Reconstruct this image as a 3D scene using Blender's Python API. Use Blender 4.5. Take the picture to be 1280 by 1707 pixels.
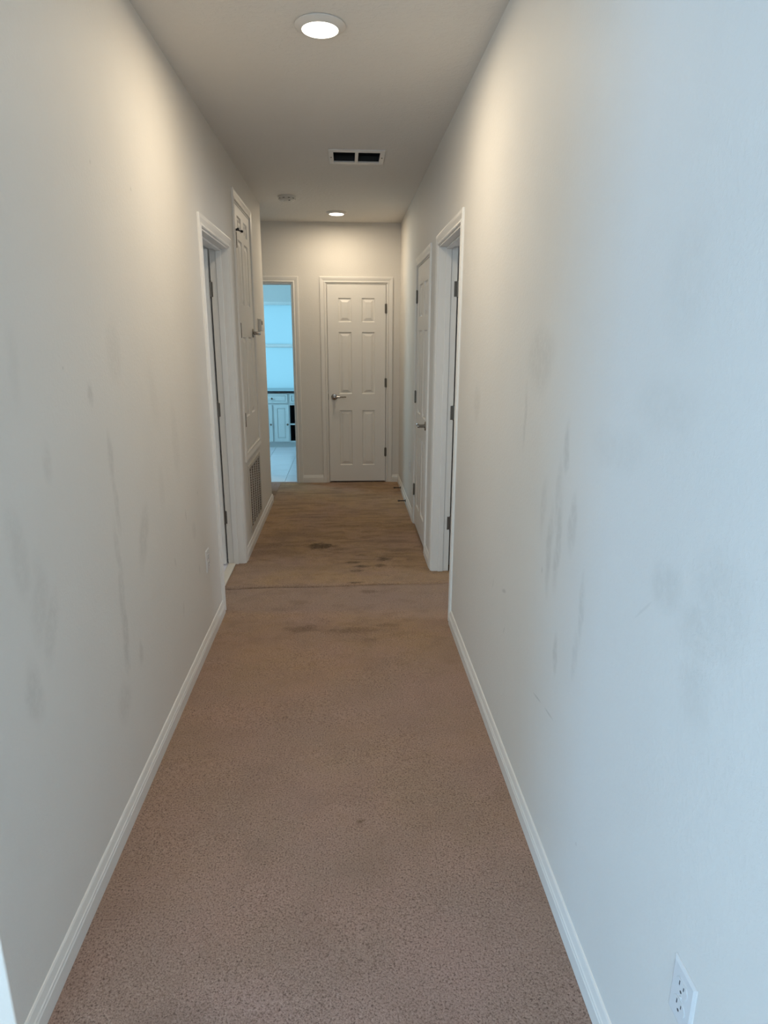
import bpy, bmesh, math, random
from mathutils import Vector, Matrix, noise
random.seed(7)
for o in list(bpy.data.objects): bpy.data.objects.remove(o)
SC = bpy.context.scene
COL = SC.collection

# ------------------------------------------------------------------ camera
XL, XR, YF, HC = -0.71, 0.56, 6.83, 2.604
WT = 0.115                                    # wall thickness
CAMH, PITCH, YAW, ROLL, FPX = 1.5174, 0.26512, 0.05917, 0.00407, 1071.55
cam = bpy.data.cameras.new('camera'); camo = bpy.data.objects.new('camera', cam); COL.objects.link(camo)
fwd = Vector((math.sin(YAW)*math.cos(PITCH), math.cos(YAW)*math.cos(PITCH), -math.sin(PITCH)))
rgt = Vector((math.cos(YAW), -math.sin(YAW), 0)); upv = rgt.cross(fwd)
r2 = rgt*math.cos(ROLL)+upv*math.sin(ROLL); u2 = -rgt*math.sin(ROLL)+upv*math.cos(ROLL)
M4 = Matrix((r2, u2, -fwd)).transposed().to_4x4(); M4.translation = (0, 0, CAMH)
camo.matrix_world = M4
cam.sensor_fit = 'HORIZONTAL'; cam.sensor_width = 36; cam.lens = 36*FPX/1280; cam.clip_start = .02
SC.camera = camo

# ------------------------------------------------------------------ world, daylight, exposure
SC.view_settings.view_transform = 'Standard'; SC.view_settings.look = 'None'
SC.view_settings.gamma = 1; SC.view_settings.use_curve_mapping = False
SC.view_settings.exposure = 0.0
w = bpy.data.worlds.new('sky'); SC.world = w; w.use_nodes = True
w.node_tree.nodes['Background'].inputs[0].default_value = (.29, .70, 1.0, 1)
w.node_tree.nodes['Background'].inputs[1].default_value = 3.7
def area(name, loc, target, sx, sy, power, color, spread=180):
    l = bpy.data.lights.new(name, 'AREA'); l.shape = 'RECTANGLE'; l.size = sx; l.size_y = sy
    l.energy = power; l.color = color; l.spread = math.radians(spread)
    o = bpy.data.objects.new(name, l); COL.objects.link(o); o.location = loc
    o.rotation_euler = (Vector(target)-Vector(loc)).to_track_quat('-Z', 'Y').to_euler()
    return o
# daylight falling through the windows of the rooms (each lamp stands just outside its window), plus two added fill lamps
area('daylight_patio_window', (-2.6, -3.75, 1.25), (-2.6, 0, 1.2), 2.7, 2.3, 165, (.68, .82, 1.0))
area('daylight_living_room_side_window', (-5.35, -.7, 1.4), (0, -.7, 1.3), 2.1, 1.5, 138, (.27, .53, 1.0))
area('fill_living_room_right', (.86, -2.3, 1.4), (-1, -1.6, 1.2), 1.1, 1.6, 110, (.90, .93, 1.0))  # added lamp, lifts the dark lower left wall of the hall
area('fill_bathroom_side', (-2.48, 8.0, 1.55), (-1, 8.0, 1.5), .95, 1.05, 55, (.42, .77, 1.0))  # added lamp, brightens the bathroom walls around the frosted window
area('daylight_left_room_window', (-3.35, 3.3, 1.5), (-1, 3.6, 1.3), 1.0, 1.1, 18, (.80, .88, 1.0))
area('daylight_right_room_window', (3.85, 3.3, 1.5), (1, 3.6, 1.3), 1.2, 1.2, 55, (.76, .82, 1.0))
LAMP_NEAR, LAMP_FAR, LAMP_COL = 11.6, 8.8, (1.0, .84, .62)

# ------------------------------------------------------------------ materials
class NT:
    def __init__(s, name):
        s.m = bpy.data.materials.new(name); s.m.use_nodes = True; s.t = s.m.node_tree
        s.b = s.t.nodes['Principled BSDF']; s.out = s.t.nodes['Material Output']
    def n(s, typ, **k):
        x = s.t.nodes.new(typ)
        for a, v in k.items():
            if a == 'inp':
                for i, vv in v.items(): x.inputs[i].default_value = vv
            else: setattr(x, a, v)
        return x
    def l(s, a, b): s.t.links.new(a, b)
    def mix(s, fac, a, b, blend='MIX'):
        x = s.n('ShaderNodeMix', data_type='RGBA', blend_type=blend)
        for sock, v in ((x.inputs[0], fac), (x.inputs[6], a), (x.inputs[7], b)):
            if isinstance(v, (int, float)): sock.default_value = v
            elif isinstance(v, tuple): sock.default_value = (*v, 1) if len(v) == 3 else v
            else: s.l(v, sock)
        return x.outputs[2]
    def math(s, op, a, b=0.0, clamp=False):
        x = s.n('ShaderNodeMath', operation=op, use_clamp=clamp)
        for i, v in enumerate((a, b)):
            if isinstance(v, (int, float)): x.inputs[i].default_value = v
            else: s.l(v, x.inputs[i])
        return x.outputs[0]
    def noise(s, scale, detail=2, rough=.5, vec=None):
        x = s.n('ShaderNodeTexNoise', inp={'Scale': scale, 'Detail': detail, 'Roughness': rough})
        s.l(vec or s.coord(), x.inputs['Vector']); return x.outputs[0]
    def coord(s):
        if not hasattr(s, 'tc'): s.tc = s.n('ShaderNodeTexCoord')
        return s.tc.outputs['Object']
    def bump(s, h, strength, dist, prev=None):
        x = s.n('ShaderNodeBump', inp={'Strength': strength, 'Distance': dist}); s.l(h, x.inputs['Height'])
        if prev: s.l(prev, x.inputs['Normal'])
        return x.outputs[0]
    def ramp(s, v, lo, hi):
        x = s.n('ShaderNodeMapRange', interpolation_type='SMOOTHSTEP', inp={1: lo, 2: hi, 3: 0.0, 4: 1.0}); s.l(v, x.inputs[0]); return x.outputs[0]

def plain(name, col, rough=.5, metal=0, bump=0, bscale=200, vary=.03, spec=.5):
    t = NT(name); c = t.noise(6, 3)
    a = tuple(min(1, v*(1+vary)) for v in col); b = tuple(v*(1-vary) for v in col)
    t.l(t.mix(c, a, b), t.b.inputs['Base Color'])
    t.b.inputs['Roughness'].default_value = rough; t.b.inputs['Metallic'].default_value = metal
    t.b.inputs['Specular IOR Level'].default_value = spec
    if bump: t.l(t.bump(t.noise(bscale, 2), bump, .002), t.b.inputs['Normal'])
    return t.m

WALL_COL = (.73, .70, .655)
def wall_mat(name, axis=None, smudges=(), scuffs=(), base=WALL_COL):
    """orange-peel painted drywall; smudges = (u, z, half length, half width, tilt deg, strength)"""
    t = NT(name); co = t.coord()
    col = t.mix(t.ramp(t.noise(1.1, 4, .6), .35, .7), base, tuple(v*.965 for v in base))
    if smudges or scuffs:
        sep = t.n('ShaderNodeSeparateXYZ'); t.l(co, sep.inputs[0])
        cb = t.n('ShaderNodeCombineXYZ'); t.l(sep.outputs[axis], cb.inputs[0]); t.l(sep.outputs[2], cb.inputs[1])
        nz = t.n('ShaderNodeTexNoise', inp={'Scale': 9.0, 'Detail': 3.0}); t.l(cb.outputs[0], nz.inputs['Vector'])
        off = t.n('ShaderNodeVectorMath', operation='MULTIPLY_ADD'); t.l(nz.outputs['Color'], off.inputs[0])
        off.inputs[1].default_value = (.05, .07, 0); 
        sh = t.n('ShaderNodeVectorMath', operation='ADD'); t.l(cb.outputs[0], sh.inputs[0]); sh.inputs[1].default_value = (-.025, -.035, 0)
        t.l(sh.outputs[0], off.inputs[2])
        grime = None; gr = t.ramp(t.noise(38, 4, .65), .28, .62)
        for lst, vec, soft in ((smudges, off.outputs[0], .35), (scuffs, cb.outputs[0], .3)):
            for (u, z, L, Wd, ang, st) in lst:
                mp = t.n('ShaderNodeMapping', vector_type='TEXTURE'); t.l(vec, mp.inputs[0])
                mp.inputs['Location'].default_value = (u, z, 0); mp.inputs['Rotation'].default_value = (0, 0, math.radians(ang))
                mp.inputs['Scale'].default_value = (Wd*(1.5 if lst is smudges else 1), L, 1)
                ln = t.n('ShaderNodeVectorMath', operation='LENGTH'); t.l(mp.outputs[0], ln.inputs[0])
                m = t.n('ShaderNodeMapRange', interpolation_type='SMOOTHSTEP', inp={1: 1.15, 2: soft, 3: 0.0, 4: st}); t.l(ln.outputs['Value'], m.inputs[0])
                v = m.outputs[0]
                if lst is smudges: v = t.math('MULTIPLY', v, t.math('ADD', t.math('MULTIPLY', gr, .6), .4))
                grime = v if grime is None else t.math('MAXIMUM', grime, v)
        col = t.mix(t.math('MULTIPLY', grime, .40), col, (.30, .285, .25))
    t.l(col, t.b.inputs['Base Color']); t.b.inputs['Roughness'].default_value = .62
    t.b.inputs['Specular IOR Level'].default_value = .35
    n1 = t.bump(t.ramp(t.noise(95, 3, .55), .42, .66), .16, .0015)
    t.l(t.bump(t.noise(18, 2), .06, .004, n1), t.b.inputs['Normal'])
    return t.m

SM_L = [(1.957, 1.17, .09, .018, 0, .55), (1.965, 1.02, .11, .016, 3, .5), (1.935, .87, .12, .018, 5, .45), (1.93, .74, .10, .02, 0, .5),
        (1.92, .60, .15, .024, -3, .62), (1.855, 1.365, .035, .018, 0, .6), (1.85, .395, .07, .045, 0, .4), (1.34, .74, .09, .028, 5, .5),
        (2.19, .84, .14, .035, -28, .5), (2.08, 1.47, .10, .05, 0, .30), (1.36, 1.06, .13, .03, 3, .38), (1.417, .93, .12, .035, -15, .35),
        (1.457, .85, .10, .03, -22, .42), (2.045, .47, .05, .016, 0, .5), (1.55, 1.23, .06, .018, 5, .38), (2.7, 1.1, .2, .04, 0, .25),
        (2.45, .95, .10, .03, 0, .22), (2.9, .65, .05, .03, 0, .4), (2.45, 1.3, .15, .04, 10, .2), (1.45, 1.45, .1, .02, 0, .22)]
SC_L = [(2.777, .755, .035, .006, 10, .85), (2.402, 1.993, .008, .008, 0, .7), (2.045, 1.99, .007, .007, 0, .6), (3.02, .80, .012, .01, 0, .6),
        (1.70, 1.44, .006, .006, 0, .6), (2.55, .62, .03, .01, 25, .5), (2.62, .38, .04, .01, -15, .45), (2.95, .44, .03, .015, 0, .45)]
SM_R = [(1.876, 1.46, .11, .10, 0, .45), (1.606, 1.0, .16, .02, 0, .62), (1.507, 1.075, .09, .022, 0, .55), (1.671, .94, .15, .018, 0, .55),
        (1.591, 1.25, .07, .018, -4, .62), (1.63, 1.12, .12, .02, 3, .4), (1.555, .68, .07, .014, 0, .62), (1.03, 1.10, .07, .035, 80, .42), (.92, 1.07, .07, .04, 75, .42),
        (.871, 1.13, .10, .06, -15, .30), (.898, .97, .08, .04, 0, .3), (1.994, 1.28, .12, .012, 0, .45), (2.75, 1.25, .10, .05, 5, .4),
        (1.083, 1.62, .12, .06, 0, .18), (1.106, 1.40, .07, .09, 0, .22), (1.401, .89, .10, .014, 0, .5), (1.42, .76, .08, .014, 0, .42), (1.75, 1.05, .1, .02, 0, .38), (1.3, 1.3, .05, .1, 0, .2)]
SC_R = [(1.68, .480, .045, .004, 80, .9), (1.57, .496, .045, .004, 84, .85), (2.131, .638, .035, .009, 72, .8), (2.30, .60, .03, .006, 20, .5),
        (1.30, .30, .006, .005, 0, .6), (2.1, .5, .025, .005, 30, .6), (1.72, .87, .012, .008, 0, .6), (1.1, 1.02, .05, .004, 45, .35)]
M_wl = wall_mat('wall_paint_left', 1, SM_L, SC_L); M_wr = wall_mat('wall_paint_right', 1, SM_R, SC_R)
M_wall = wall_mat('wall_paint'); M_bath = wall_mat('bath_wall_paint', base=(.72, .74, .74))
def ceiling_mat():
    t = NT('ceiling_knockdown'); t.l(t.mix(t.noise(2, 3), (.76, .735, .695), (.72, .695, .655)), t.b.inputs['Base Color'])
    t.b.inputs['Roughness'].default_value = .8
    t.l(t.bump(t.ramp(t.noise(42, 4, .6), .45, .6), .35, .002), t.b.inputs['Normal']); return t.m
M_ceil = ceiling_mat()
M_trim = plain('semigloss_white_trim', (.765, .74, .70), .38, bump=.05, bscale=60, vary=.015)
M_door = plain('door_white_paint', (.79, .765, .725), .42, bump=.08, bscale=150, vary=.015)
M_plate = plain('white_plastic', (.69, .69, .69), .4, vary=.01)
M_plate_old = plain('aged_plastic', (.66, .64, .60), .4)
M_slot = plain('dark_slot', (.06, .06, .065), .6)
M_nickel = plain('satin_nickel', (.36, .34, .32), .16, metal=1)
M_hinge = plain('oil_dark_hinge', (.16, .145, .125), .38, metal=.8)
M_black = plain('black_rubber', (.012, .012, .012), .5)
M_duct_cubby = plain('dark_duct_and_cubby_shade', (.012, .015, .02), .7)  # near-black for the duct and for the shade painted into the vanity cubbies
M_grdark = plain('grille_inner_dark', (.04, .032, .025), .8)
M_louver = plain('grille_enamel_tan', (.52, .47, .41), .45)
M_dusty = plain('dusty_louver', (.17, .13, .10), .7)
M_vslot = plain('detector_slot', (.25, .235, .21), .6)
M_lens_trim = plain('downlight_white_trim', (.68, .65, .61), .5)
M_counter = plain('dark_stone_counter', (.010, .010, .014), .07, vary=.3, spec=.8)
M_cab = plain('cabinet_white_paint', (.60, .66, .67), .45, vary=.02)
M_marble = plain('threshold_stone', (.80, .73, .62), .3, vary=.06)
M_grout = plain('tile_grout', (.52, .52, .50), .8)
M_vinyl = plain('window_vinyl', (.85, .87, .87), .35, vary=.01)
M_ground = plain('outside_ground', (.35, .34, .30), .9)
def tile_mat():
    t = NT('bath_floor_tile'); c = t.noise(3.5, 5, .6)
    t.l(t.mix(c, (.86, .84, .90), (.76, .745, .80)), t.b.inputs['Base Color'])
    t.b.inputs['Roughness'].default_value = .22; return t.m
M_tile = tile_mat()
def frosted():
    t = NT('frosted_window_glass'); tr = t.n('ShaderNodeBsdfTranslucent', inp={'Color': (.52, .54, .53, 1)})
    gl = t.n('ShaderNodeBsdfGlossy', inp={'Roughness': .25}); mx = t.n('ShaderNodeMixShader', inp={0: .06})
    t.l(t.bump(t.noise(120, 2), .2, .001), gl.inputs['Normal'])
    t.l(tr.outputs[0], mx.inputs[1]); t.l(gl.outputs[0], mx.inputs[2]); t.l(mx.outputs[0], t.out.inputs[0]); return t.m
M_frost = frosted()
def clear_glass():
    t = NT('clear_glass'); tr = t.n('ShaderNodeBsdfTransparent', inp={'Color': (.93, .97, .96, 1)})
    gl = t.n('ShaderNodeBsdfGlossy', inp={'Roughness': .02}); mx = t.n('ShaderNodeMixShader', inp={0: .06})
    t.l(t.noise(1, 1), t.b.inputs['Roughness'])
    t.l(tr.outputs[0], mx.inputs[1]); t.l(gl.outputs[0], mx.inputs[2]); t.l(mx.outputs[0], t.out.inputs[0]); return t.m
M_glass = clear_glass()
def lens_mat(s):
    t = NT('lit_lens'); t.b.inputs['Base Color'].default_value = (.9, .88, .84, 1)
    t.b.inputs['Emission Color'].default_value = (1, .93, .80, 1); t.b.inputs['Emission Strength'].default_value = s; return t.m
M_lens = lens_mat(5)
def carpet_mat():
    t = NT('cut_pile_carpet'); co = t.coord()
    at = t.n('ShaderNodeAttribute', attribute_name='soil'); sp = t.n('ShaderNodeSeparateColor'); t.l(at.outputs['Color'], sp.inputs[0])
    fine = t.noise(430, 3, .7); tuft = t.noise(185, 3, .75); mid = t.noise(70, 3, .65); big = t.noise(5, 4, .6)
    st = t.n('ShaderNodeMapping', inp={'Scale': (1.0, 1.7, 1.0)}); t.l(co, st.inputs[0])
    streak = t.noise(9, 5, .65, st.outputs[0])
    col = t.mix(t.ramp(t.noise(3, 3), .35, .65), (.430, .280, .232), (.388, .266, .215))     # pinkish tan pile
    col = t.mix(t.math('MULTIPLY', sp.outputs[2], .8), col, (.37, .265, .215))                  # brushed, greyer strip by the seam
    yel = t.math('MULTIPLY', sp.outputs[1], t.math('ADD', t.math('MULTIPLY', t.ramp(streak, .3, .7), .35), .85), clamp=True)
    col = t.mix(yel, col, (.50, .315, .150))                                                      # yellowed traffic wear
    col = t.mix(t.ramp(tuft, .52, .30), col, (.115, .066, .050))                                 # gaps between tufts
    col = t.mix(t.math('MULTIPLY', t.ramp(fine, .50, .34), .6), col, (.16, .095, .072))
    col = t.mix(t.math('MULTIPLY', t.ramp(tuft, .54, .74), .42), col, (.74, .54, .44))
    col = t.mix(t.math('MULTIPLY', t.ramp(mid, .46, .28), .30), col, (.20, .125, .095))
    col = t.mix(t.math('MULTIPLY', t.ramp(big, .45, .70), .28), col, (.27, .175, .13))
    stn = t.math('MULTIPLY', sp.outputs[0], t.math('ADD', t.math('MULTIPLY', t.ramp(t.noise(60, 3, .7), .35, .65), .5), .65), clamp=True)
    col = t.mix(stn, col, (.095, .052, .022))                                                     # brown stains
    far = t.math('MULTIPLY', t.math('MULTIPLY', t.ramp(streak, .50, .72), .34), sp.outputs[1])
    col = t.mix(far, col, (.15, .085, .038))
    t.l(col, t.b.inputs['Base Color']); t.b.inputs['Roughness'].default_value = .95
    t.b.inputs['Specular IOR Level'].default_value = .1
    t.b.inputs['Sheen Weight'].default_value = .12
    n1 = t.bump(tuft, .8, .005); t.l(t.bump(t.noise(22, 3), .30, .008, n1), t.b.inputs['Normal']); return t.m
M_carpet = carpet_mat()

# ------------------------------------------------------------------ helpers
def tag(o, label=None, cat=None, group=None, kind=None):
    for k, v in (('label', label), ('category', cat), ('group', group), ('kind', kind)):
        if v: o[k] = v
    return o
class MB:
    def __init__(s): s.bm = bmesh.new()
    def box(s, a, b, bev=0, seg=2):
        x0, y0, z0 = (min(a[i], b[i]) for i in range(3)); x1, y1, z1 = (max(a[i], b[i]) for i in range(3))
        v = [s.bm.verts.new(p) for p in ((x0,y0,z0),(x1,y0,z0),(x1,y1,z0),(x0,y1,z0),(x0,y0,z1),(x1,y0,z1),(x1,y1,z1),(x0,y1,z1))]
        f = [s.bm.faces.new([v[i] for i in q]) for q in ((0,3,2,1),(4,5,6,7),(0,1,5,4),(1,2,6,5),(2,3,7,6),(3,0,4,7))]
        if bev:
            es = {e for ff in f for e in ff.edges}
            bmesh.ops.bevel(s.bm, geom=list(es), offset=bev, segments=seg, affect='EDGES', profile=.5)
        return s
    def lathe(s, prof, n=32, mat=Matrix()):
        """prof = (r, z) pairs around z; closed where r == 0"""
        rings = []
        for r, z in prof:
            if r < 1e-6: rings.append([s.bm.verts.new(mat @ Vector((0, 0, z)))])
            else: rings.append([s.bm.verts.new(mat @ Vector((r*math.cos(2*math.pi*i/n), r*math.sin(2*math.pi*i/n), z))) for i in range(n)])
        for A, B in zip(rings, rings[1:]):
            for i in range(n):
                j = (i+1) % n
                if len(A) == 1 and len(B) == 1: break
                if len(A) == 1: s.bm.faces.new((A[0], B[i], B[j]))
                elif len(B) == 1: s.bm.faces.new((A[i], B[0], A[j]))
                else: s.bm.faces.new((A[i], B[i], B[j], A[j]))
        return s
    def rod(s, a, b, r, r1=None, n=12):
        a, b = Vector(a), Vector(b); d = b-a; r1 = r if r1 is None else r1
        m = Matrix.Translation(a) @ d.to_track_quat('Z', 'Y').to_matrix().to_4x4()
        return s.lathe([(0, 0), (r, 0), (r1, d.length), (0, d.length)], n, m)
    def prism(s, poly, z0, z1):
        A = [s.bm.verts.new((x, y, z0)) for x, y in poly]; B = [s.bm.verts.new((x, y, z1)) for x, y in poly]
        n = len(poly); s.bm.faces.new(A[::-1]); s.bm.faces.new(B)
        for i in range(n): s.bm.faces.new((A[i], A[(i+1)%n], B[(i+1)%n], B[i]))
        return s
    def quad(s, *p): s.bm.faces.new([s.bm.verts.new(q) for q in p]); return s
    def sweep(s, A, B):
        """skin between two matching closed outlines, capped"""
        a = [s.bm.verts.new(p) for p in A]; b = [s.bm.verts.new(p) for p in B]; n = len(a)
        for i in range(n): s.bm.faces.new((a[i], a[(i+1)%n], b[(i+1)%n], b[i]))
        s.bm.faces.new(a[::-1]); s.bm.faces.new(b); return s
    def build(s, name, mat, parent=None, smooth=False, loc=None):
        bmesh.ops.recalc_face_normals(s.bm, faces=s.bm.faces)
        me = bpy.data.meshes.new(name); s.bm.to_mesh(me); s.bm.free()
        me.materials.append(mat)
        if smooth:
            me.polygons.foreach_set('use_smooth', [True]*len(me.polygons))
            try: me.set_sharp_from_angle(angle=math.radians(35))
            except Exception: pass
        o = bpy.data.objects.new(name, me); COL.objects.link(o)
        if parent: o.parent = parent
        if loc: o.location = loc
        return o
def empty(name, loc=(0,0,0), rz=0):
    o = bpy.data.objects.new(name, None); COL.objects.link(o); o.location = loc; o.rotation_euler = (0,0,rz); o.empty_display_size = .1; return o
def struct(mb, name, mat, label, cat, **k):
    return tag(mb.build(name, mat, **k), label, cat, kind='structure')

# ------------------------------------------------------------------ layout numbers
D1 = (3.483, 4.262)          # left open door
CL = (4.560, 5.262, .727, 2.370)   # raised closet door
GR = (4.620, 5.190, .140, .600)    # return grille opening
D3 = (3.278, 4.055)          # right open door
D4 = (4.440, 5.200)          # right closed door
DF = (-.190, .425)           # far closed door
DB = (-1.235, -.525)         # bathroom doorway
DH = 2.040
YN, YC = 1.07, 5.985         # ends of the left wall
CW = .058                    # casing width
YB = 9.65                    # bathroom back wall
R_ = .022                    # bullnose corner radius
def rc(cx, cy, a0, a1, r=R_, n=6):
    return [(cx+r*math.cos(math.radians(a0+(a1-a0)*i/n)), cy+r*math.sin(math.radians(a0+(a1-a0)*i/n))) for i in range(n+1)]

# ------------------------------------------------------------------ shell
xl0, xl1 = XL-WT, XL
m = MB()
m.prism([(xl0, YN)] + rc(XL-.004, YN+.004, -90, 0, .004) + [(XL, D1[0]), (xl0, D1[0])], 0, HC)
m.box((xl0, D1[0], DH), (xl1, D1[1], HC)); m.box((xl0, D1[1], 0), (xl1, CL[0], HC))
m.box((xl0, CL[0], 0), (xl1, CL[1], GR[2])); m.box((xl0, CL[0], GR[2]), (xl1, GR[0], GR[3])); m.box((xl0, GR[1], GR[2]), (xl1, CL[1], GR[3]))
m.box((xl0, CL[0], GR[3]), (xl1, CL[1], CL[2])); m.box((xl0, CL[0], CL[3]), (xl1, CL[1], HC))
m.prism([(xl0, CL[1]), (XL, CL[1])] + rc(XL-R_, YC-R_, 0, 90) + [(xl0, YC)], 0, HC)
struct(m, 'wall_left', M_wl, 'long off-white left wall of the hall with grey smudges and scuffs', 'wall')
x0, x1 = XR, XR+WT
m = MB().box((x0, -3.6, 0), (x1, -2.9, HC)).box((x0, -1.7, 0), (x1, D3[0], HC)).box((x0, -2.9, 0), (x1, -1.7, .5)).box((x0, -2.9, 2.25), (x1, -1.7, HC)).box((x0, D3[0], DH), (x1, D3[1], HC)).box((x0, D3[1], 0), (x1, D4[0], HC))
m.box((x0, D4[0], DH), (x1, D4[1], HC)).box((x0, D4[1], 0), (x1, YF, HC))
struct(m, 'wall_right', M_wr, 'long off-white right wall with streaky grey hand smudges', 'wall')
m = MB().box((-2.4, YF, 0), (DB[0], YF+WT, HC)).box((DB[0], YF, DH), (DB[1], YF+WT, HC)).box((DB[1], YF, 0), (DF[0], YF+WT, HC))
m.box((DF[0], YF, DH), (DF[1], YF+WT, HC)).box((DF[1], YF, 0), (XR+WT, YF+WT, HC))
struct(m, 'wall_far', M_wall, 'cream end wall of the hall around the closed door and bathroom doorway', 'wall')
def wallbox(name, a, b, label, mat=M_wall): struct(MB().box(a, b), name, mat, label, 'wall')
wallbox('wall_alcove', (-1.95, YC-WT, 0), (xl0, YC, HC), 'short wall turning left out of sight past the thermostat corner')
wallbox('wall_alcove_side', (-2.05, YC-WT, 0), (-1.95, YF, HC), 'side wall of the alcove hidden behind the left corner')
wallbox('wall_near_return', (-5.1, YN, 0), (xl0, YN+WT, HC), 'daylit wall face turning left at the near left corner')
m = MB().box((-2.4, YF+WT, 0), (-2.3, 7.5, HC)).box((-2.4, 8.5, 0), (-2.3, YB, HC)).box((-2.4, 7.5, 0), (-2.3, 8.5, 1.0)).box((-2.4, 7.5, 2.1), (-2.3, 8.5, HC))
struct(m, 'wall_bathroom_left', M_bath, 'left side wall inside the bathroom with an added window opening out of sight', 'wall')
wallbox('wall_bathroom_right', (-.33, YF+WT, 0), (-.23, YB, HC), 'right side wall inside the bathroom', M_bath)
BW = (-1.58, -.42, .745, 2.0)  # bathroom window
m = MB().box((-2.4, YB, 0), (BW[0], YB+.14, HC)).box((BW[1], YB, 0), (4.1, YB+.14, HC)).box((BW[0], YB, 0), (BW[1], YB+.14, BW[2])).box((BW[0], YB, BW[3]), (BW[1], YB+.14, HC))
m.box((-5.1, YB, 0), (-2.4, YB+.14, HC))
struct(m, 'wall_bathroom_back', M_bath, 'pale wall above and around the bright bathroom window', 'wall')
# outer walls and partitions (out of view, they keep the light honest)
m = MB().box((-5.2, -3.6, 0), (-5.1, -1.75, HC)).box((-5.2, .35, 0), (-5.1, YB+.14, HC)).box((-5.2, -1.75, 0), (-5.1, .35, .6)).box((-5.2, -1.75, 2.2), (-5.1, .35, HC))
struct(m, 'wall_outer_left', M_wall, 'outer left wall of the living room behind the camera', 'wall')
wallbox('wall_outer_right', (4.1, -3.6, 0), (4.2, YB+.14, HC), 'outer right wall of the side bedroom')
PW = (-4.0, -1.2, .05, 2.45)
m = MB().box((-5.2, -3.6, 0), (PW[0], -3.46, HC)).box((PW[1], -3.6, 0), (4.2, -3.46, HC)).box((PW[0], -3.6, PW[3]), (PW[1], -3.46, HC)).box((PW[0], -3.6, 0), (PW[1], -3.46, PW[2]))
struct(m, 'wall_behind', M_wall, 'wall behind the camera with the wide patio window', 'wall')
for i, (a, b, lab) in enumerate([((-3.1, 2.45, 0), (xl0, 2.55, HC), 'near partition of the room behind the left open door'),
        ((-3.1, 4.36, 0), (xl0, 4.44, HC), 'far partition of the room behind the left open door'),
        ((x1, 2.0, 0), (3.6, 2.1, HC), 'near partition of the room behind the right open door'),
        ((x1, 4.17, 0), (3.6, 4.25, HC), 'far partition of the room behind the right open door')]):
    wallbox('wall_partition', a, b, lab)
wr = (2.8, 3.8, .9, 2.1)
for nm, xa, xb, lab in (('wall_room_left', -3.2, -3.1, 'window wall of the room behind the left open door'), ('wall_room_right', 3.6, 3.7, 'window wall of the room behind the right open door')):
    m = MB().box((xa, 2.0, 0), (xb, wr[0], HC)).box((xa, wr[1], 0), (xb, 4.44, HC)).box((xa, wr[0], 0), (xb, wr[1], wr[2])).box((xa, wr[0], wr[3]), (xb, wr[1], HC))
    struct(m, nm, M_wall, lab, 'wall')

# ceiling with a hole for the register
VC = (-.072, .238, 4.335, 4.562)
m = MB().box((-5.2, -3.6, HC), (4.2, VC[2], HC+.12)).box((-5.2, VC[3], HC), (4.2, YB+.14, HC+.12)).box((-5.2, VC[2], HC), (VC[0], VC[3], HC+.12)).box((VC[1], VC[2], HC), (4.2, VC[3], HC+.12))
struct(m, 'ceiling', M_ceil, 'flat textured off-white hall ceiling', 'ceiling')
struct(MB().box((-5.2, -3.6, -.16), (4.2, YB+.14, -.06)), 'floor_slab', M_grout, 'concrete slab under the carpet and tile', 'floor')

# carpet: fine grid in the hall with a sunken seam, ripples and soil colours
STAINS = [(-.20, 4.62, .13, .085, .95), (-.29, 4.74, .07, .05, .4), (-.08, 4.53, .06, .03, .5), (.256, 4.30, .055, .05, .8), (.05, 4.25, .07, .022, .75), (.10, 4.16, .06, .03, .85), (.06, 4.08, .05, .03, .7),
          (.22, 4.17, .05, .03, .7), (.30, 4.36, .10, .03, .45), (.40, 4.50, .13, .05, .45), (.45, 4.30, .05, .08, .35), (.10, 4.40, .05, .02, .5), (.05, 3.86, .05, .02, .8), (.12, 3.70, .06, .03, .45),
          (-.25, 3.20, .10, .05, .45), (.02, 3.16, .14, .04, .42), (.12, 3.05, .05, .03, .35), (.22, 3.22, .08, .03, .35), (-.30, 4.15, .25, .06, .22), (-.35, 5.0, .18, .12, .22),
          (.18, 5.15, .2, .06, .28), (.10, 5.6, .22, .07, .25), (-.1, 5.45, .2, .05, .2), (.38, 4.95, .12, .05, .35), (-.45, 4.5, .12, .12, .25), (.03, 1.75, .012, .012, .7), (-.3, 3.55, .06, .05, .25),
          (-.52, 4.9, .08, .2, .3), (.25, 6.2, .2, .1, .2), (-.18, .95, .012, .01, .6), (-.40, 1.15, .10, .05, .2)]
def fb(x, y, s, seed=0): return noise.fractal(Vector((x*s+seed, y*s, seed*.37)), 1.0, 2.0, 4)
def ss(a, b, v): t = max(0, min(1, (v-a)/(b-a))); return t*t*(3-2*t)
def seamy(x): return 3.818 + .005*math.sin(x*9) + .030*x
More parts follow.
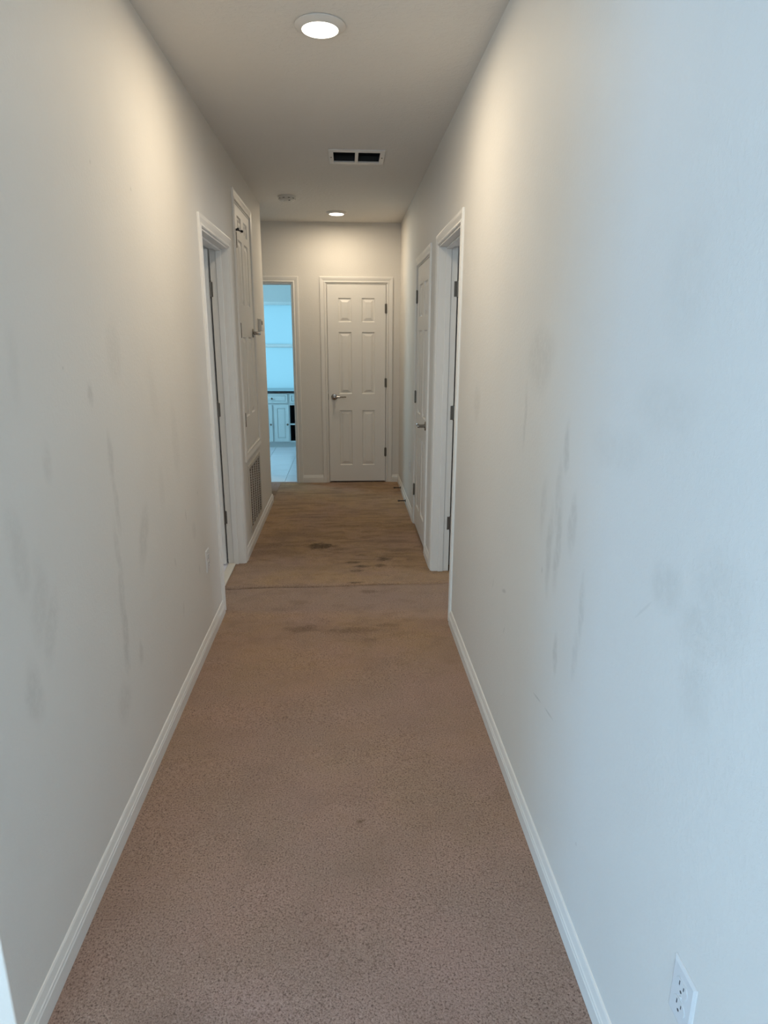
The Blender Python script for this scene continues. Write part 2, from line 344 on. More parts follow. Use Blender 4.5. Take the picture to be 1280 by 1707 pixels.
def carpet():
    nx, ny, y0, y1 = 122, 640, -1.0, YF
    xa, xb = -.772, .70
    vs, cols = [], []
    for j in range(ny+1):
        y = y0+(y1-y0)*j/ny
        for i in range(nx+1):
            x = xa+(xb-xa)*i/nx
            d = y-seamy(x)
            z = -.010*math.exp(-(d/.010)**2) + .004*math.exp(-((d-.03)/.03)**2)
            z += .003*fb(x, y*1.8, 2.2, 5) + .0035*ss(4.2, 5.2, y)*fb(x*.5, y*2.6, 2.6, 9)
            z += .006*math.exp(-((y-3.43-.02*math.sin(x*4))/.05)**2)*ss(-.1, -.5, x)
            e = 1.0
            if not D1[0] < y < D1[1]: e = min(e, x-XL)
            if not D3[0] < y < D3[1]: e = min(e, XR-x)
            if y < YN: e = min(e, abs(x-XL)) if y > YN-.02 else min(1, XR-x)
            e = max(e, 0); z *= ss(0, .04, e)*.9+.1
            st = 1.0*math.exp(-(d/.0085)**2)*(1-.75*ss(.15, .5, x))*(.75+.3*fb(x, 0, 9, 3))
            for (sx, sy, a, b, k) in STAINS:
                if abs(x-sx) < a*2 and abs(y-sy) < b*2:
                    rr = math.hypot((x-sx)/a, (y-sy)/b) + .55*fb(x, y*1.5, 16, sx*13)
                    st = max(st, min(1, k*1.05)*ss(1.25, .35, rr))
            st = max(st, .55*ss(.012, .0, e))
            st = max(st, .38*ss(.05, .5, fb(x*.7, y*2.6, 3.4, 21))*ss(3.9, 4.4, y), .38*ss(.1, .5, fb(x*.6, y*3.0, 9, 77))*ss(3.9, 4.4, y))
            st = max(st, .16*ss(.15, .5, fb(x, y*1.5, 8, 33))*ss(2.4, 3.2, y))
            ye = (.62*ss(2.2, 4.2, y)+.26*ss(.8, 2, y))*(.8+.5*fb(x, y, 2.2, 41))
            band = ss(3.36, 3.46, y)*ss(3.86, 3.82, y)*.9
            ye *= (1-.6*band)
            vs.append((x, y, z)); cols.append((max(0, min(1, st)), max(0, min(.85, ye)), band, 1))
    W_ = nx+1
    fs = [(j*W_+i, j*W_+i+1, (j+1)*W_+i+1, (j+1)*W_+i) for j in range(ny) for i in range(nx)]
    me = bpy.data.meshes.new('floor'); me.from_pydata(vs, [], fs); me.materials.append(M_carpet)
    ca = me.color_attributes.new('soil', 'FLOAT_COLOR', 'POINT')
    ca.data.foreach_set('color', [c for t in cols for c in t])
    me.polygons.foreach_set('use_smooth', [True]*len(me.polygons))
    o = bpy.data.objects.new('floor', me); COL.objects.link(o)
    tag(o, 'worn reddish tan hall carpet with brown stains and an open seam', 'floor', kind='structure')
carpet()
cp = MB().box((-5.1, -3.46, -.06), (XR, -1.0, 0)).box((-5.1, -1, -.06), (-.772, YN, 0)).box((-1.95, YC, -.06), (XL, YF, 0)).box((.70, 2.1, -.06), (3.6, 4.17, 0))
cp.box((DB[0], YF, -.06), (DB[1], YF+.03, 0)).box((DF[0], YF, -.06), (DF[1], 7.3, -.002)).box((.70, D4[0], -.06), (1.3, D4[1], -.002)).box((-.772, -1, -.06), (.70, YF, -.03))
struct(cp, 'floor.001', M_carpet, 'tan carpet of the rooms beside the hall', 'floor')
struct(MB().box((-3.1, 2.55, -.06), (XL-WT+.001, 4.36, .004)), 'floor.002', M_tile, 'smooth floor behind the open left door', 'floor')
# bathroom tiles
fb_ = struct(MB().box((-2.3, YF+.03, -.06), (-.33, YB, -.003)), 'floor_bathroom', M_grout, 'pale grey tiled bathroom floor shining with window light', 'floor')
TS = .325; tile_me = None
yy = YF+.032
while yy < YB-.02:
    xx = -2.298
    while xx < -.34:
        wx = min(TS, -.332-xx); wy = min(TS, YB-.002-yy)
        if wx > .03 and wy > .03:
            full = abs(wx-TS) < 1e-4 and abs(wy-TS) < 1e-4
            if full and tile_me:
                o = bpy.data.objects.new('tile', tile_me); COL.objects.link(o); o.parent = fb_
            else:
                o = MB().box((.002, .002, -.006), (wx-.002, wy-.002, .003), .0015, 1).build('tile', M_tile, fb_)
                if full: tile_me = o.data
            o.location = (xx, yy, 0)
        xx += TS
    yy += TS
struct(MB().box((-5.2, -14, -.2), (8, -3.7, -.1)), 'ground', M_ground, 'paved ground outside the patio window', 'ground')

# ------------------------------------------------------------------ baseboards
BBP = [(0, 0), (.0125, 0), (.0125, .043), (.0095, .046), (.0095, .049), (.0125, .052), (.0120, .056), (.0095, .059), (.0085, .063), (.0055, .077), (.003, .081), (0, .082)]
def baseboard(name, a, b, nrm, label, e0=0, e1=0):
    """profile swept on the floor from a to b; nrm = direction out of the wall; e0/e1 mitre outward"""
    a, b, nv = Vector((*a, 0)), Vector((*b, 0)), Vector((*nrm, 0)); d = (b-a).normalized()
    A = [a+nv*p[0]+Vector((0, 0, p[1]))-d*(p[0]*e0) for p in BBP]; B = [b+nv*p[0]+Vector((0, 0, p[1]))+d*(p[0]*e1) for p in BBP]
    struct(MB().sweep(A, B), name, M_trim, label, 'baseboard')
baseboard('baseboard_left', (XL, YN), (XL, D1[0]-CW), (1, 0), 'white grooved baseboard along the near left wall', e0=1)
baseboard('baseboard_left.001', (XL, D1[1]+CW), (XL, YC), (1, 0), 'white baseboard under the return grille', e1=1)
baseboard('baseboard_left.002', (XL, YC), (-1.95, YC), (0, 1), 'baseboard wrapping round the far left corner', e0=1)
baseboard('baseboard_left.003', (-5.1, YN), (XL, YN), (0, -1), 'baseboard wrapping round the near left corner', e1=1)
baseboard('baseboard_right', (XR, -3.46), (XR, D3[0]-CW), (-1, 0), 'white grooved baseboard along the near right wall')
baseboard('baseboard_right.001', (XR, D3[1]+CW), (XR, D4[0]-CW), (-1, 0), 'short white baseboard between the two right-hand doors')
baseboard('baseboard_right.002', (XR, D4[1]+CW), (XR, YF), (-1, 0), 'white baseboard past the closed right door with black door stops')
baseboard('baseboard_far', (DB[1]+CW, YF), (DF[0]-CW, YF), (0, -1), 'short white baseboard between bathroom doorway and closed end door')
baseboard('baseboard_far.001', (DF[1]+CW, YF), (XR, YF), (0, -1), 'tiny white baseboard at the far right corner')

# ------------------------------------------------------------------ doors
CP = [(0, 0), (0, -.005), (.005, -.009), (.012, -.009), (.017, -.005), (.022, -.006), (.038, -.0105), (.050, -.0120), (.056, -.0110), (.058, -.008), (.058, 0)]  # (distance from opening, out of wall)
def casing(par, W, z0, z1, four=False):
    rv = .004
    def pt(corner, p):      # corner signs
        cx, cz, sx, sz = corner; return Vector((cx+sx*(p[0]+rv), p[1], cz+sz*(p[0]+rv)))
    tl, tr = (0, z1, -1, 1), (W, z1, 1, 1)
    bl, br = ((0, z0, -1, -1), (W, z0, 1, -1)) if four else ((0, z0, -1, 0), (W, z0, 1, 0))
    for a, b, nm in ((bl, tl, 'casing'), (br, tr, 'casing'), (tl, tr, 'casing_head')) + (((bl, br, 'casing_sill'),) if four else ()):
        MB().sweep([pt(a, p) for p in CP], [pt(b, p) for p in CP]).build(nm, M_trim, par)
def jambs(par, W, z0, z1, stop_y, four=False, depth=WT):
    t = .006
    for a, b, c, d, nm in (((-.0, .001, z0), (t, depth-.001, z1), (t, stop_y, z0), (t+.011, stop_y+.034, z1-.016), 'jamb'),
                       ((W-t, .001, z0), (W, depth-.001, z1), (W-t-.011, stop_y, z0), (W-t, stop_y+.034, z1-.016), 'jamb'),
                       ((t, .001, z1-t), (W-t, depth-.001, z1), (t, stop_y, z1-t-.011), (W-t, stop_y+.034, z1-t), 'jamb_head')):
        j = MB().box(a, b).build(nm, M_trim, par); MB().box(c, d, .002, 1).build('door_stop_molding', M_trim, j)
    if four: MB().box((t, .001, z0), (W-t, depth-.001, z0+t)).build('jamb_sill', M_trim, par)
def slab_door(par, W, H, rows, t=.035):
    """six raised panels; front at y=0, back at y=t, origin lower left"""
    xs_st = .112 if W < .65 else .118
    mid = .105 if W < .65 else .11
    pw = (W-2*xs_st-mid)/2
    colsx = [(xs_st, xs_st+pw), (xs_st+pw+mid, W-xs_st)]
    X = [0]+[v for c in colsx for v in c]+[W]; Z = [0]+[v for r in rows for v in r]+[H]
    m = MB(); bm = m.bm; V = {}
    def v(x, y, z):
        k = (round(x, 5), round(y, 5), round(z, 5))
        if k not in V: V[k] = bm.verts.new(k)
        return V[k]
    dp, w1 = .009, .007
    for side in (0, 1):
        Y = 0 if side == 0 else t; s = 1 if side == 0 else -1
        for i in range(len(X)-1):
            for j in range(len(Z)-1):
                pan = i % 2 == 1 and j % 2 == 1
                a, b, c, d = X[i], X[i+1], Z[j], Z[j+1]
                if not pan: bm.faces.new((v(a, Y, c), v(b, Y, c), v(b, Y, d), v(a, Y, d)))
                else:
                    y2 = Y+s*dp
                    o = [(a, c), (b, c), (b, d), (a, d)]; n_ = [(a+w1, c+w1), (b-w1, c+w1), (b-w1, d-w1), (a+w1, d-w1)]
                    for k in range(4):
                        l = (k+1) % 4; bm.faces.new((v(o[k][0], Y, o[k][1]), v(o[l][0], Y, o[l][1]), v(n_[l][0], y2, n_[l][1]), v(n_[k][0], y2, n_[k][1])))
                    bm.faces.new([v(q[0], y2, q[1]) for q in n_])
    for i in range(len(X)-1):
        for z in (0, H): bm.faces.new((v(X[i], 0, z), v(X[i+1], 0, z), v(X[i+1], t, z), v(X[i], t, z)))
    for j in range(len(Z)-1):
        for x in (0, W): bm.faces.new((v(x, 0, Z[j]), v(x, 0, Z[j+1]), v(x, t, Z[j+1]), v(x, t, Z[j])))
    slab = m.build('door_slab', M_door, par)
    g, w2 = .014, .040
    for side in (0, 1):
        Y = 0 if side == 0 else t; s = 1 if side == 0 else -1
        for (c, d) in rows:
            for (a, b) in colsx:
                p = MB(); base = [(a+g, c+g), (b-g, c+g), (b-g, d-g), (a+g, d-g)]
                k = min(w2, (b-a)*.33, (d-c)*.4); top = [(a+k, c+k), (b-k, c+k), (b-k, d-k), (a+k, d-k)]
                p.sweep([Vector((x, Y+s*(dp+.0005), z)) for x, z in base], [Vector((x, Y+s*.0005, z)) for x, z in top])
                p.build('panel', M_door, slab)
    return slab
def lever(par, x, z, dirx, y=0, out=-1, flip=False):
    h = MB(); Rm = Matrix.Translation((x, y, z)) @ Matrix.Rotation(math.radians(90 if out < 0 else -90), 4, 'X')
    h.lathe([(0, 0), (.033, 0), (.033, .006), (.028, .011), (.013, .013), (.012, .040), (.014, .046), (.012, .060), (0, .062)], 28, Rm)
    pts = [(0, .050, .0085), (.03, .055, .0085), (.065, .057, .0075), (.10, .052, .0065), (.118, .046, .006)]
    for (a, ya, ra), (b, yb, rb) in zip(pts, pts[1:]):
        h.rod((x+dirx*a, y+out*ya, z+.002), (x+dirx*b, y+out*yb, z), ra, rb, 14)
    h.lathe([(0, -.006), (.004, -.005), (.0062, 0), (.004, .005), (0, .006)], 12, Matrix.Translation((x+dirx*.118, y+out*.046, z)))
    return tag(h.build('lever_handle', M_nickel, par, smooth=True), 'satin nickel lever handle')
def hinge(par, x, y, z, leaf):
    """knuckle at x,y; leaf = list of boxes"""
    h = MB(); h.rod((x, y, z-.045), (x, y, z+.045), .0065, n=14)
    h.rod((x, y, z+.045), (x, y, z+.050), .0075, .003, 14); h.rod((x, y, z-.050), (x, y, z-.045), .003, .0075, 14)
    for zz in (-.018, .0, .018): h.rod((x, y, z+zz-.0006), (x, y, z+zz+.0006), .0072, n=14)
    for a, b in leaf: h.box(a, b)
    return h.build('hinge', M_hinge, par, smooth=True)
ROWS80 = [(.19, .775), (.947, 1.57), (1.667, 1.90)]
def closed_door(name, label, loc, rz, W, z0, z1, hinge_left, rows, hz, handle_z, four=False):
    par = tag(empty(name, loc, rz), label, 'door', kind='structure')
    casing(par, W, z0, z1, four); jambs(par, W, z0, z1, .040, four)
    g = .004; gb = .014 if not four else .008
    slab = slab_door(par, W-.012-2*g, z1-.006-g-z0-gb, [(a-z0-gb, b-z0-gb) for a, b in rows])
    slab.location = (.006+g, .002, z0+gb)
    ox, oy, oz = slab.location
    hx = ox-.002 if hinge_left else W-.006-g+.002
    for z in hz:
        hinge(par, hx, -.005, z, [((hx-.012, -.001, z-.044), (hx+.012, .0019, z+.044))])
    kx = W-.012-2*g-.060 if hinge_left else .060
    lever(slab, kx, handle_z-oz, -1 if hinge_left else 1)
    lx = W-.0075 if hinge_left else .0055
    MB().box((lx, -.0005, handle_z-.03), (lx+.003, .02, handle_z+.03)).build('strike_plate', M_hinge, par)
    return par, slab
def open_door(name, label, loc, rz, W, hinge_right, angle, hz=(.335, 1.06, 1.80)):
    par = tag(empty(name, loc, rz), label, 'door', kind='structure')
    casing(par, W, 0, DH); jambs(par, W, 0, DH, .042)
    w, t = W-.020, .035
    sl = slab_door(par, w, DH-.022, ROWS80)
    sl_z = .012
    # local pivot: hinge pin just outside the room side of the jamb
    if hinge_right:
        px, py = W-.004, WT+.004; ang = -angle
        T = Matrix.Translation((px, py, sl_z)) @ Matrix.Rotation(math.radians(ang), 4, 'Z') @ Matrix.Translation((-w-.004, -.040, 0))
        kx = .06; face = W-.006
        leaf = lambda z: [((face-.0025, WT-.010, z-.044), (face+.001, WT+.002, z+.044))]
    else:
        px, py = .004, WT+.004; ang = angle
        T = Matrix.Translation((px, py, sl_z)) @ Matrix.Rotation(math.radians(ang), 4, 'Z') @ Matrix.Translation((.004, -.040, 0))
        kx = w-.06; face = .006
        leaf = lambda z: [((face-.001, WT-.018, z-.044), (face+.0025, WT+.002, z+.044))]
    sl.matrix_local = T
    lever(sl, kx, .90, 1 if hinge_right else -1)
    for z in hz: hinge(par, px+(-.001 if hinge_right else .001), py, z, leaf(z))
    return par
# door_1 left, door_2 raised closet, door_3 right open, door_4 right closed, door_5 far, door_6 bathroom doorway
open_door('door_1', 'left doorway by the outlet with its white door swung open into the room', (XL, D1[0], 0), math.pi/2, D1[1]-D1[0], True, 90)
dcl, scl = closed_door('door_2', 'white panelled closet door set high on the left wall above the grille', (XL, CL[0], 0), math.pi/2, CL[1]-CL[0], CL[2], CL[3], True,
            [(.96, 1.516), (1.73, 2.15), (2.205, 2.30)], (.955, 1.56, 2.13), 1.545, four=True)
# hinge-pin stop sticking out near the top of the closet door
hs = MB(); hs.rod((.012, -.005, 2.185), (.012, -.005, 2.197), .010, n=14); hs.rod((.012, -.010, 2.191), (.055, -.036, 2.188), .004); hs.rod((.055, -.036, 2.188), (.062, -.040, 2.188), .008)
hs.rod((.012, -.010, 2.191), (-.012, -.022, 2.191), .004); hs.rod((-.012, -.022, 2.191), (-.018, -.024, 2.191), .008)
hs.build('hinge_pin_stop', M_black, dcl, smooth=True)
open_door('door_3', 'right doorway nearest the camera with its white door swung open', (XR, D3[1], 0), -math.pi/2, D3[1]-D3[0], False, 90)
closed_door('door_4', 'closed white panelled door on the right wall beyond the open doorway', (XR, D4[1], 0), -math.pi/2, D4[1]-D4[0], 0, DH, True, ROWS80, (.30, 1.06, 1.82), .915)
closed_door('door_5', 'closed white six-panel door in the end wall of the hall', (DF[0], YF, 0), 0, DF[1]-DF[0], 0, DH, False, ROWS80, (.33, 1.06, 1.80), .915)
d6 = tag(empty('door_6', (DB[0], YF, 0), 0), 'narrow open doorway to the blue-lit bathroom at the hall end', 'doorway', kind='structure')
casing(d6, DB[1]-DB[0], 0, DH); jambs(d6, DB[1]-DB[0], 0, DH, .042)
tag(MB().box((XL-WT+.002, D1[0]+.006, -.03), (-.773, D1[1]-.006, .007), .003).build('threshold', M_marble), 'pale stone threshold strip in the open left doorway', 'threshold')

# ------------------------------------------------------------------ windows
def window(name, label, x0, x1, z0, z1, y, pane_mat, rail, face=-1, mull=(), fw=.045, s=.030):
    par = tag(empty(name, ((x0+x1)/2, y, z0)), label, 'window', kind='structure'); W = x1-x0; H = z1-z0; hw = W/2
    f = MB().box((-hw, 0, 0), (-hw+fw, .07, H)).box((hw-fw, 0, 0), (hw, .07, H)).box((-hw+fw, 0, H-fw), (hw-fw, .07, H)).box((-hw+fw, 0, 0), (hw-fw, .07, fw))
    f.build('window_frame', M_vinyl, par)
    secs = [(fw, rail-z0), (rail-z0, H-fw)] if rail else [(fw, H-fw)]
    for k, (a, b) in enumerate(secs):
        xs = [-hw+fw]+list(mull)+[hw-fw]
        for xa, xb in zip(xs, xs[1:]):
            yo = .012 if k == 0 else .036; t = .022
            sash = MB().box((xa, yo, a), (xa+s, yo+t, b)).box((xb-s, yo, a), (xb, yo+t, b)).box((xa+s, yo, b-s), (xb-s, yo+t, b)).box((xa+s, yo, a), (xb-s, yo+t, a+s)).build('sash', M_vinyl, par)
            MB().box((xa+s, yo+.009, a+s), (xb-s, yo+.013, b-s)).build('pane', pane_mat, sash)
    return par
window('window_1', 'bright frosted bathroom window with a meeting rail above the dark counter', BW[0], BW[1], BW[2], BW[3], YB+.01, M_frost, 1.395, fw=.018, s=.022)
window('window_2', 'wide clear patio window behind the camera', PW[0], PW[1], PW[2], PW[3], -3.58, M_glass, None, mull=(0,))
w5 = window('window_added_5', 'added clear side window for the bathroom fill light, out of sight', -.5, .5, 1.0, 2.1, 0, M_glass, 1.55); w5.location = (-2.39, 8.0, 1.0); w5.rotation_euler = (0, 0, math.pi/2)  # invented window, lets the bathroom fill lamp in
w6 = window('window_6', 'clear side window of the living room, out of sight to the left', -1.05, 1.05, .6, 2.2, 0, M_glass, 1.4); w6.location = (-5.19, -.7, .6); w6.rotation_euler = (0, 0, math.pi/2)
w7 = window('window_added_7', 'added clear window for fill light in the right wall behind the camera', -.6, .6, .5, 2.25, 0, M_glass, 1.4); w7.location = (XR+.09, -2.3, .5); w7.rotation_euler = (0, 0, -math.pi/2)  # invented window, lets the fill for the left wall in
for n_, xx, lab in (('window_3', -3.17, 'small window of the room behind the left open door'), ('window_4', 3.67, 'small window of the room behind the right open door')):
    wpar = window(n_, lab, -.5, .5, wr[2], wr[3], 0, M_glass, 1.5); wpar.location = (xx, 3.3, wr[2]); wpar.rotation_euler = (0, 0, math.pi/2 if xx < 0 else -math.pi/2)

# ------------------------------------------------------------------ ceiling fittings
def downlight(loc, power, label):
    t = tag(empty('ceiling_downlight', loc), label, 'ceiling light', 'lit round ceiling lights')
    MB().lathe([(.088, 0), (.092, -.002), (.092, -.005), (.086, -.009), (.076, -.013), (.070, -.017), (.066, -.017), (.066, 0)], 48).build('trim_ring', M_lens_trim, t, smooth=True)
    MB().lathe([(.0658, -.010), (.0655, -.017), (.060, -.0195), (.045, -.021), (.02, -.0215), (0, -.0215)], 48).build('lens', M_lens, t, smooth=True)
    l = bpy.data.lights.new('downlight_lamp', 'AREA'); l.shape = 'DISK'; l.size = .12; l.energy = power; l.color = LAMP_COL; l.spread = math.radians(180)
    o = bpy.data.objects.new('downlight_lamp', l); COL.objects.link(o); o.parent = t; o.location = (0, 0, -.025)
downlight((-.078, 2.705, HC), LAMP_NEAR, 'large lit round downlight nearest the camera on the hall ceiling')
downlight((-.066, 6.31, HC), LAMP_FAR, 'small-looking lit round downlight at the far end of the ceiling')

v = tag(empty('ceiling_vent', ((VC[0]+VC[1])/2, (VC[2]+VC[3])/2, HC)), 'white ceiling register frame with two dark open bays', 'ceiling vent')
hw, hh = (VC[1]-VC[0])/2, (VC[3]-VC[2])/2
ow, oh = .172, .160
fr = MB()
fr.box((-ow, -oh, -.006), (-hw+.012, oh, -.0002), .002).box((hw-.012, -oh, -.006), (ow, oh, -.0002), .002)
fr.box((-hw+.012, -oh, -.006), (hw-.012, -hh+.0, -.0002)).box((-hw+.012, hh, -.006), (hw-.012, oh, -.0002))
fr.build('frame', M_plate, v)
MB().box((-.010, -hh, -.006), (.010, hh, .004)).build('center_bar', M_plate, v)
for sx in (-1, 1):
    MB().lathe([(0, -.0085), (.004, -.0085), (.0055, -.006), (.0055, -.002)], 14, Matrix.Translation((sx*.158, 0, 0))).build('screw', M_hinge, v, smooth=True)
db = MB(); e_ = .002
db.box((-hw+e_, -hh+e_, .001), (-hw+.006, hh-e_, .30)).box((hw-.006, -hh+e_, .001), (hw-e_, hh-e_, .30)).box((-hw+.006, -hh+e_, .001), (hw-.006, -hh+.006, .30)).box((-hw+.006, hh-.006, .001), (hw-.006, hh-e_, .30)).box((-hw+.006, -hh+.006, .295), (hw-.006, hh-.006, .30))
db.build('duct', M_duct_cubby, v)
for k in range(9):
    yk = -hh+.022+k*(2*hh-.044)/8
    m = MB(); bx = Matrix.Rotation(math.radians(38), 4, 'X')
    m.sweep([Vector((-hw+.012, 0, 0))+bx.to_3x3() @ Vector((0, a, b)) for a, b in ((-.009, -.0006), (.009, -.0006), (.009, .0006), (-.009, .0006))],
            [Vector((hw-.012, 0, 0))+bx.to_3x3() @ Vector((0, a, b)) for a, b in ((-.009, -.0006), (.009, -.0006), (.009, .0006), (-.009, .0006))])
    m.build('slat', M_duct_cubby, v, loc=(0, yk, .030))

s = tag(empty('smoke_detector', (-.453, 5.655, HC)), 'round off-white smoke detector on the ceiling above the closet door', 'smoke detector')
MB().lathe([(0, 0), (.072, 0), (.073, -.004), (.071, -.012), (.066, -.014)], 40).build('mounting_plate', M_plate_old, s, smooth=True)
MB().lathe([(.066, -.010), (.067, -.016), (.064, -.026), (.056, -.034), (.038, -.037), (.036, -.035), (.028, -.035), (.024, -.039), (0, -.040)], 40).build('cover', M_plate_old, s, smooth=True)
for k in range(10):
    a = math.radians(k*36)
    MB().box((-.008, -.002, -.003), (.008, .002, .003)).build('vent_slot', M_vslot, s, loc=(.0655*math.cos(a), .0655*math.sin(a), -.021)).rotation_euler = (0, 0, a+math.pi/2)
MB().lathe([(0, -.042), (.008, -.042), (.009, -.036)], 16, Matrix.Translation((.022, -.038, .004))).build('test_button', M_slot, s, smooth=True)

# ------------------------------------------------------------------ return grille
g = tag(empty('return_grille', (XL, (GR[0]+GR[1])/2, (GR[2]+GR[3])/2), math.pi/2), 'louvred return air grille low on the left wall under the closet door', 'air grille')
gw, gh = (GR[1]-GR[0])/2, (GR[3]-GR[2])/2
fo = .018
f = MB().box((-gw-fo, -.008, -gh-fo), (-gw+.006, -.0003, gh+fo), .002).box((gw-.006, -.008, -gh-fo), (gw+fo, -.0003, gh+fo), .002)
f.box((-gw+.006, -.008, gh-.006), (gw-.006, -.0003, gh+fo)).box((-gw+.006, -.008, -gh-fo), (gw-.006, -.0003, -gh+.006)); f.build('frame', M_louver, g)
MB().box((-gw, .090, -gh), (gw, .094, gh)).build('filter', M_grdark, g)
slat_me = None
NS = 24
for k in range(NS):
    z = -gh+.012+k*(2*gh-.024)/(NS-1)
    if not slat_me:
        m = MB(); q = [(.000, -.0025), (.0012, -.0025), (.011, .0025), (.0098, .0025)]
        m.sweep([Vector((-gw+.004, a, b)) for a, b in q], [Vector((gw-.004, a, b)) for a, b in q]); o = m.build('slat', M_dusty, g); slat_me = o.data
    else: o = bpy.data.objects.new('slat', slat_me); COL.objects.link(o); o.parent = g
    o.location = (0, -.003, z)
for k in range(1, 5): MB().box((-.004, -.007, -gh), (.004, .012, gh)).build('divider', M_louver, g, loc=(-gw+k*2*gw/5, 0, 0))

# ------------------------------------------------------------------ outlets, thermostat, stops
def outlet(loc, rz, label, mat):
    o = tag(empty('wall_outlet', loc, rz), label, 'outlet')
    w_, h_ = .035, .0575
    m = MB(); m.sweep([Vector((x*w_, -.0003, z*h_)) for x, z in ((-1,-1),(1,-1),(1,1),(-1,1))], [Vector((x*(w_-.001), -.0022, z*(h_-.001))) for x, z in ((-1,-1),(1,-1),(1,1),(-1,1))])
    m.sweep([Vector((x*(w_-.001), -.0022, z*(h_-.001))) for x, z in ((-1,-1),(1,-1),(1,1),(-1,1))], [Vector((x*(w_-.006), -.0048, z*(h_-.007))) for x, z in ((-1,-1),(1,-1),(1,1),(-1,1))])
    m.build('cover_plate', mat, o)
    for zc in (.0195, -.0195):
        r = MB(); pts = []
        for i in range(28):
            a = 2*math.pi*i/28; pts.append((.0172*math.cos(a), max(-.0138, min(.0138, .0172*math.sin(a)))))
        r.sweep([Vector((x, -.0046, zc+z)) for x, z in pts], [Vector((x, -.0062, zc+z)) for x, z in pts]); rr = r.build('receptacle', mat, o)
        MB().box((-.0075, -.0066, zc+.001), (-.0055, -.0060, zc+.010)).build('slot', M_slot, rr)
        MB().box((.0055, -.0066, zc+.002), (.0075, -.0060, zc+.009)).build('slot', M_slot, rr)
        MB().lathe([(0, 0), (.0026, 0), (.0026, .0006), (0, .0006)], 14, Matrix.Translation((0, -.0066, zc-.0075)) @ Matrix.Rotation(math.radians(-90), 4, 'X')).build('ground_hole', M_slot, rr)
    MB().lathe([(0, .0020), (.0022, .0018), (.0032, .0004), (.0032, -.001)], 14, Matrix.Translation((0, -.0048, 0)) @ Matrix.Rotation(math.radians(90), 4, 'X')).build('screw', mat, o, smooth=True)
    return o
outlet((XR, .806, .438), -math.pi/2, 'white wall outlet low on the near right wall at the bottom edge', M_plate)
outlet((XL, 3.125, .425), math.pi/2, 'wall outlet on the left wall just before the open doorway', M_plate)
outlet((XR, 5.59, .42), -math.pi/2, 'wall outlet on the right wall beyond the closed right door', M_plate)

th = tag(empty('thermostat', (XL, 5.56, 1.612), math.pi/2), 'small grey-white thermostat beside the raised closet door on the left wall', 'thermostat')
MB().box((-.055, -.006, -.052), (.055, -.0003, .052), .002).build('back_plate', M_plate_old, th)
MB().box((-.050, -.028, -.047), (.050, -.006, .047), .005, 3).build('housing', M_plate_old, th)
MB().box((-.030, -.0288, .002), (.030, -.0278, .032)).build('display', M_slot, th)
for k in range(3): MB().box((-.028+k*.021, -.030, -.032), (-.014+k*.021, -.0278, -.022), .001, 1).build('button', M_plate, th)

def door_stop(y, z, label):
    o = tag(empty('door_stop', (XR-.0125, y, z)), label, 'door stop', 'black spring door stops')
    MB().lathe([(0, 0), (.013, 0), (.013, .003), (.006, .006), (0, .007)], 18, Matrix.Rotation(math.radians(-90), 4, 'Y')).build('base', M_black, o, smooth=True)
    c = MB(); n = 90; prev = None
    for i in range(n+1):
        a = i/n*2*math.pi*11; p = Vector((-.006-.052*i/n, .0048*math.cos(a), .0048*math.sin(a)))
        if prev is not None: c.rod(prev, p, .0014, n=5)
        prev = p
    c.rod((-.004, 0, 0), (-.060, 0, 0), .0034, n=8)
    c.build('spring', M_black, o)
    MB().rod((-.056, 0, 0), (-.074, 0, 0), .0075, .0068, 16).build('rubber_tip', M_black, o, smooth=True)
door_stop(6.37, .040, 'black spring door stop on the right baseboard, the farther one')
door_stop(5.83, .040, 'black spring door stop on the right baseboard, the nearer one')

# ------------------------------------------------------------------ bathroom vanity
VF = 9.10; va = tag(empty('vanity_cabinet', (-1.02, VF, 0)), 'white vanity cabinet with panelled doors under the frosted window', 'cabinet')
c0 = -1.02
b = MB(); L0, L1, L2, L3 = -2.29-c0, -1.25-c0, -.785-c0, -.34-c0
b.box((L0, .003, .08), (L2, .54, .77)).box((L2, .003, .60), (L3, .54, .77)).box((L3-.02, .003, .08), (L3, .54, .60)).box((L2, .003, .08), (L3-.02, .54, .10)).box((L2, .52, .10), (L3-.02, .54, .60))
b.box((L0, .06, 0), (L3, .54, .08)); b.build('carcass', M_cab, va)
MB().box((L2, .003, .325), (L3-.02, .52, .345)).build('shelf', M_cab, va)
MB().box((L2+.001, .50, .101), (L3-.021, .518, .32)).build('cubby_shade_sheet', M_duct_cubby, va); MB().box((L2+.001, .50, .346), (L3-.021, .518, .598)).build('cubby_shade_sheet', M_duct_cubby, va)  # dark sheets added so the open cubbies look deep in shade
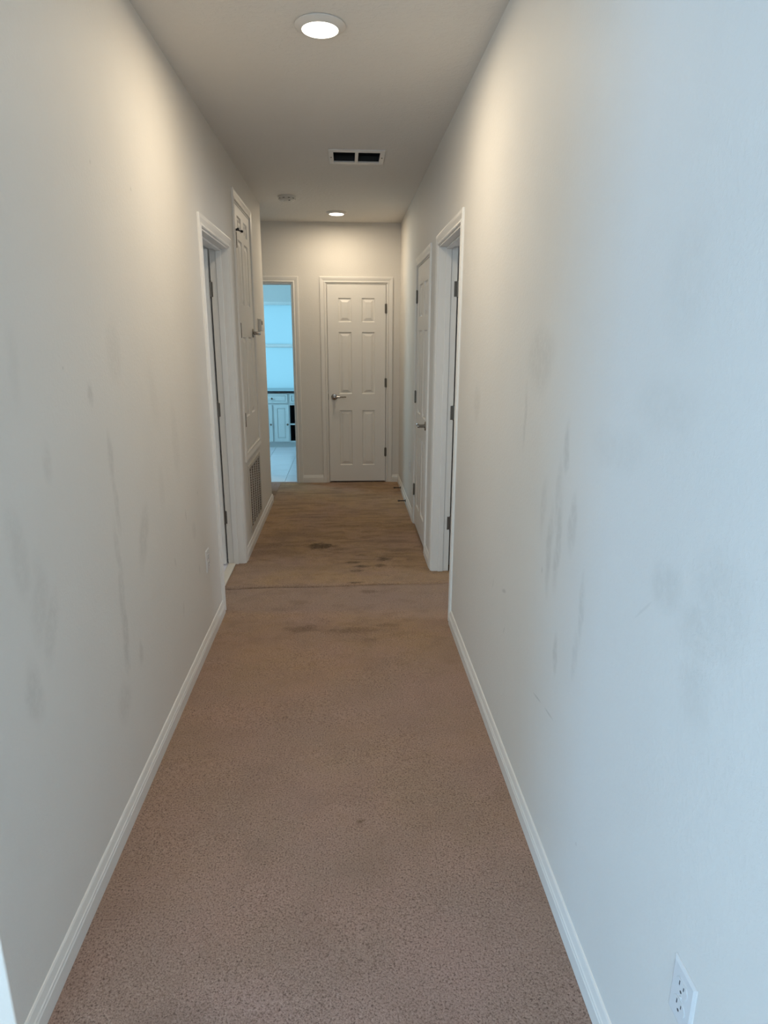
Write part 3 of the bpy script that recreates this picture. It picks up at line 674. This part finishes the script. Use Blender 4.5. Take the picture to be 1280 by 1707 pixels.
for a, bb_ in ((.101, .324), (.346, .599)):
    MB().box((L2+.0005, .02, a), (L2+.003, .50, bb_)).box((L3-.0235, .02, a), (L3-.0205, .50, bb_)).box((L2+.003, .02, a), (L3-.0235, .50, a+.002)).box((L2+.003, .02, bb_-.002), (L3-.0235, .50, bb_)).build('cubby_shade_sheet', M_duct_cubby, va)
def front(nm, x0, x1, z0, z1, kx, kz):
    m = MB(); s_ = .045 if z1-z0 > .2 else .02
    m.box((x0, -.018, z0), (x0+s_, .002, z1)).box((x1-s_, -.018, z0), (x1, .002, z1)).box((x0+s_, -.018, z1-s_), (x1-s_, .002, z1)).box((x0+s_, -.018, z0), (x1-s_, .002, z0+s_))
    o = m.build(nm, M_cab, va)
    MB().sweep([Vector((x, -.006, z)) for x, z in ((x0+s_, z0+s_), (x1-s_, z0+s_), (x1-s_, z1-s_), (x0+s_, z1-s_))], [Vector((x, -.014, z)) for x, z in ((x0+s_+.018, z0+s_+.018), (x1-s_-.018, z0+s_+.018), (x1-s_-.018, z1-s_-.018), (x0+s_+.018, z1-s_-.018))]).build('panel', M_cab, o)
    MB().lathe([(0, 0), (.006, 0), (.006, .012), (.014, .018), (.014, .024), (0, .028)], 16, Matrix.Translation((kx, -.018, kz)) @ Matrix.Rotation(math.radians(90), 4, 'X')).build('knob', M_hinge, o, smooth=True)
front('drawer', -1.235-c0, -.812-c0, .632, .755, -1.023-c0, .695)
front('drawer', -.785-c0+.008, -.365-c0, .632, .755, -.575-c0, .695)
front('door', -1.235-c0, -1.030-c0, .095, .605, -1.050-c0, .335)
front('door', -1.005-c0, -.800-c0, .095, .605, -.818-c0, .335)
front('drawer', -1.75-c0, -1.265-c0, .632, .755, -1.5-c0, .695); front('door', -1.75-c0, -1.265-c0, .095, .605, -1.30-c0, .335)
MB().box((L0, .045, 0), (L3, .06, .08)).build('toe_kick', M_cab, va)
tag(MB().box((-2.29, VF-.03, .7705), (-.335, YB-.002, .797), .004).build('countertop', M_counter), 'thin black countertop on the bathroom vanity', 'countertop')
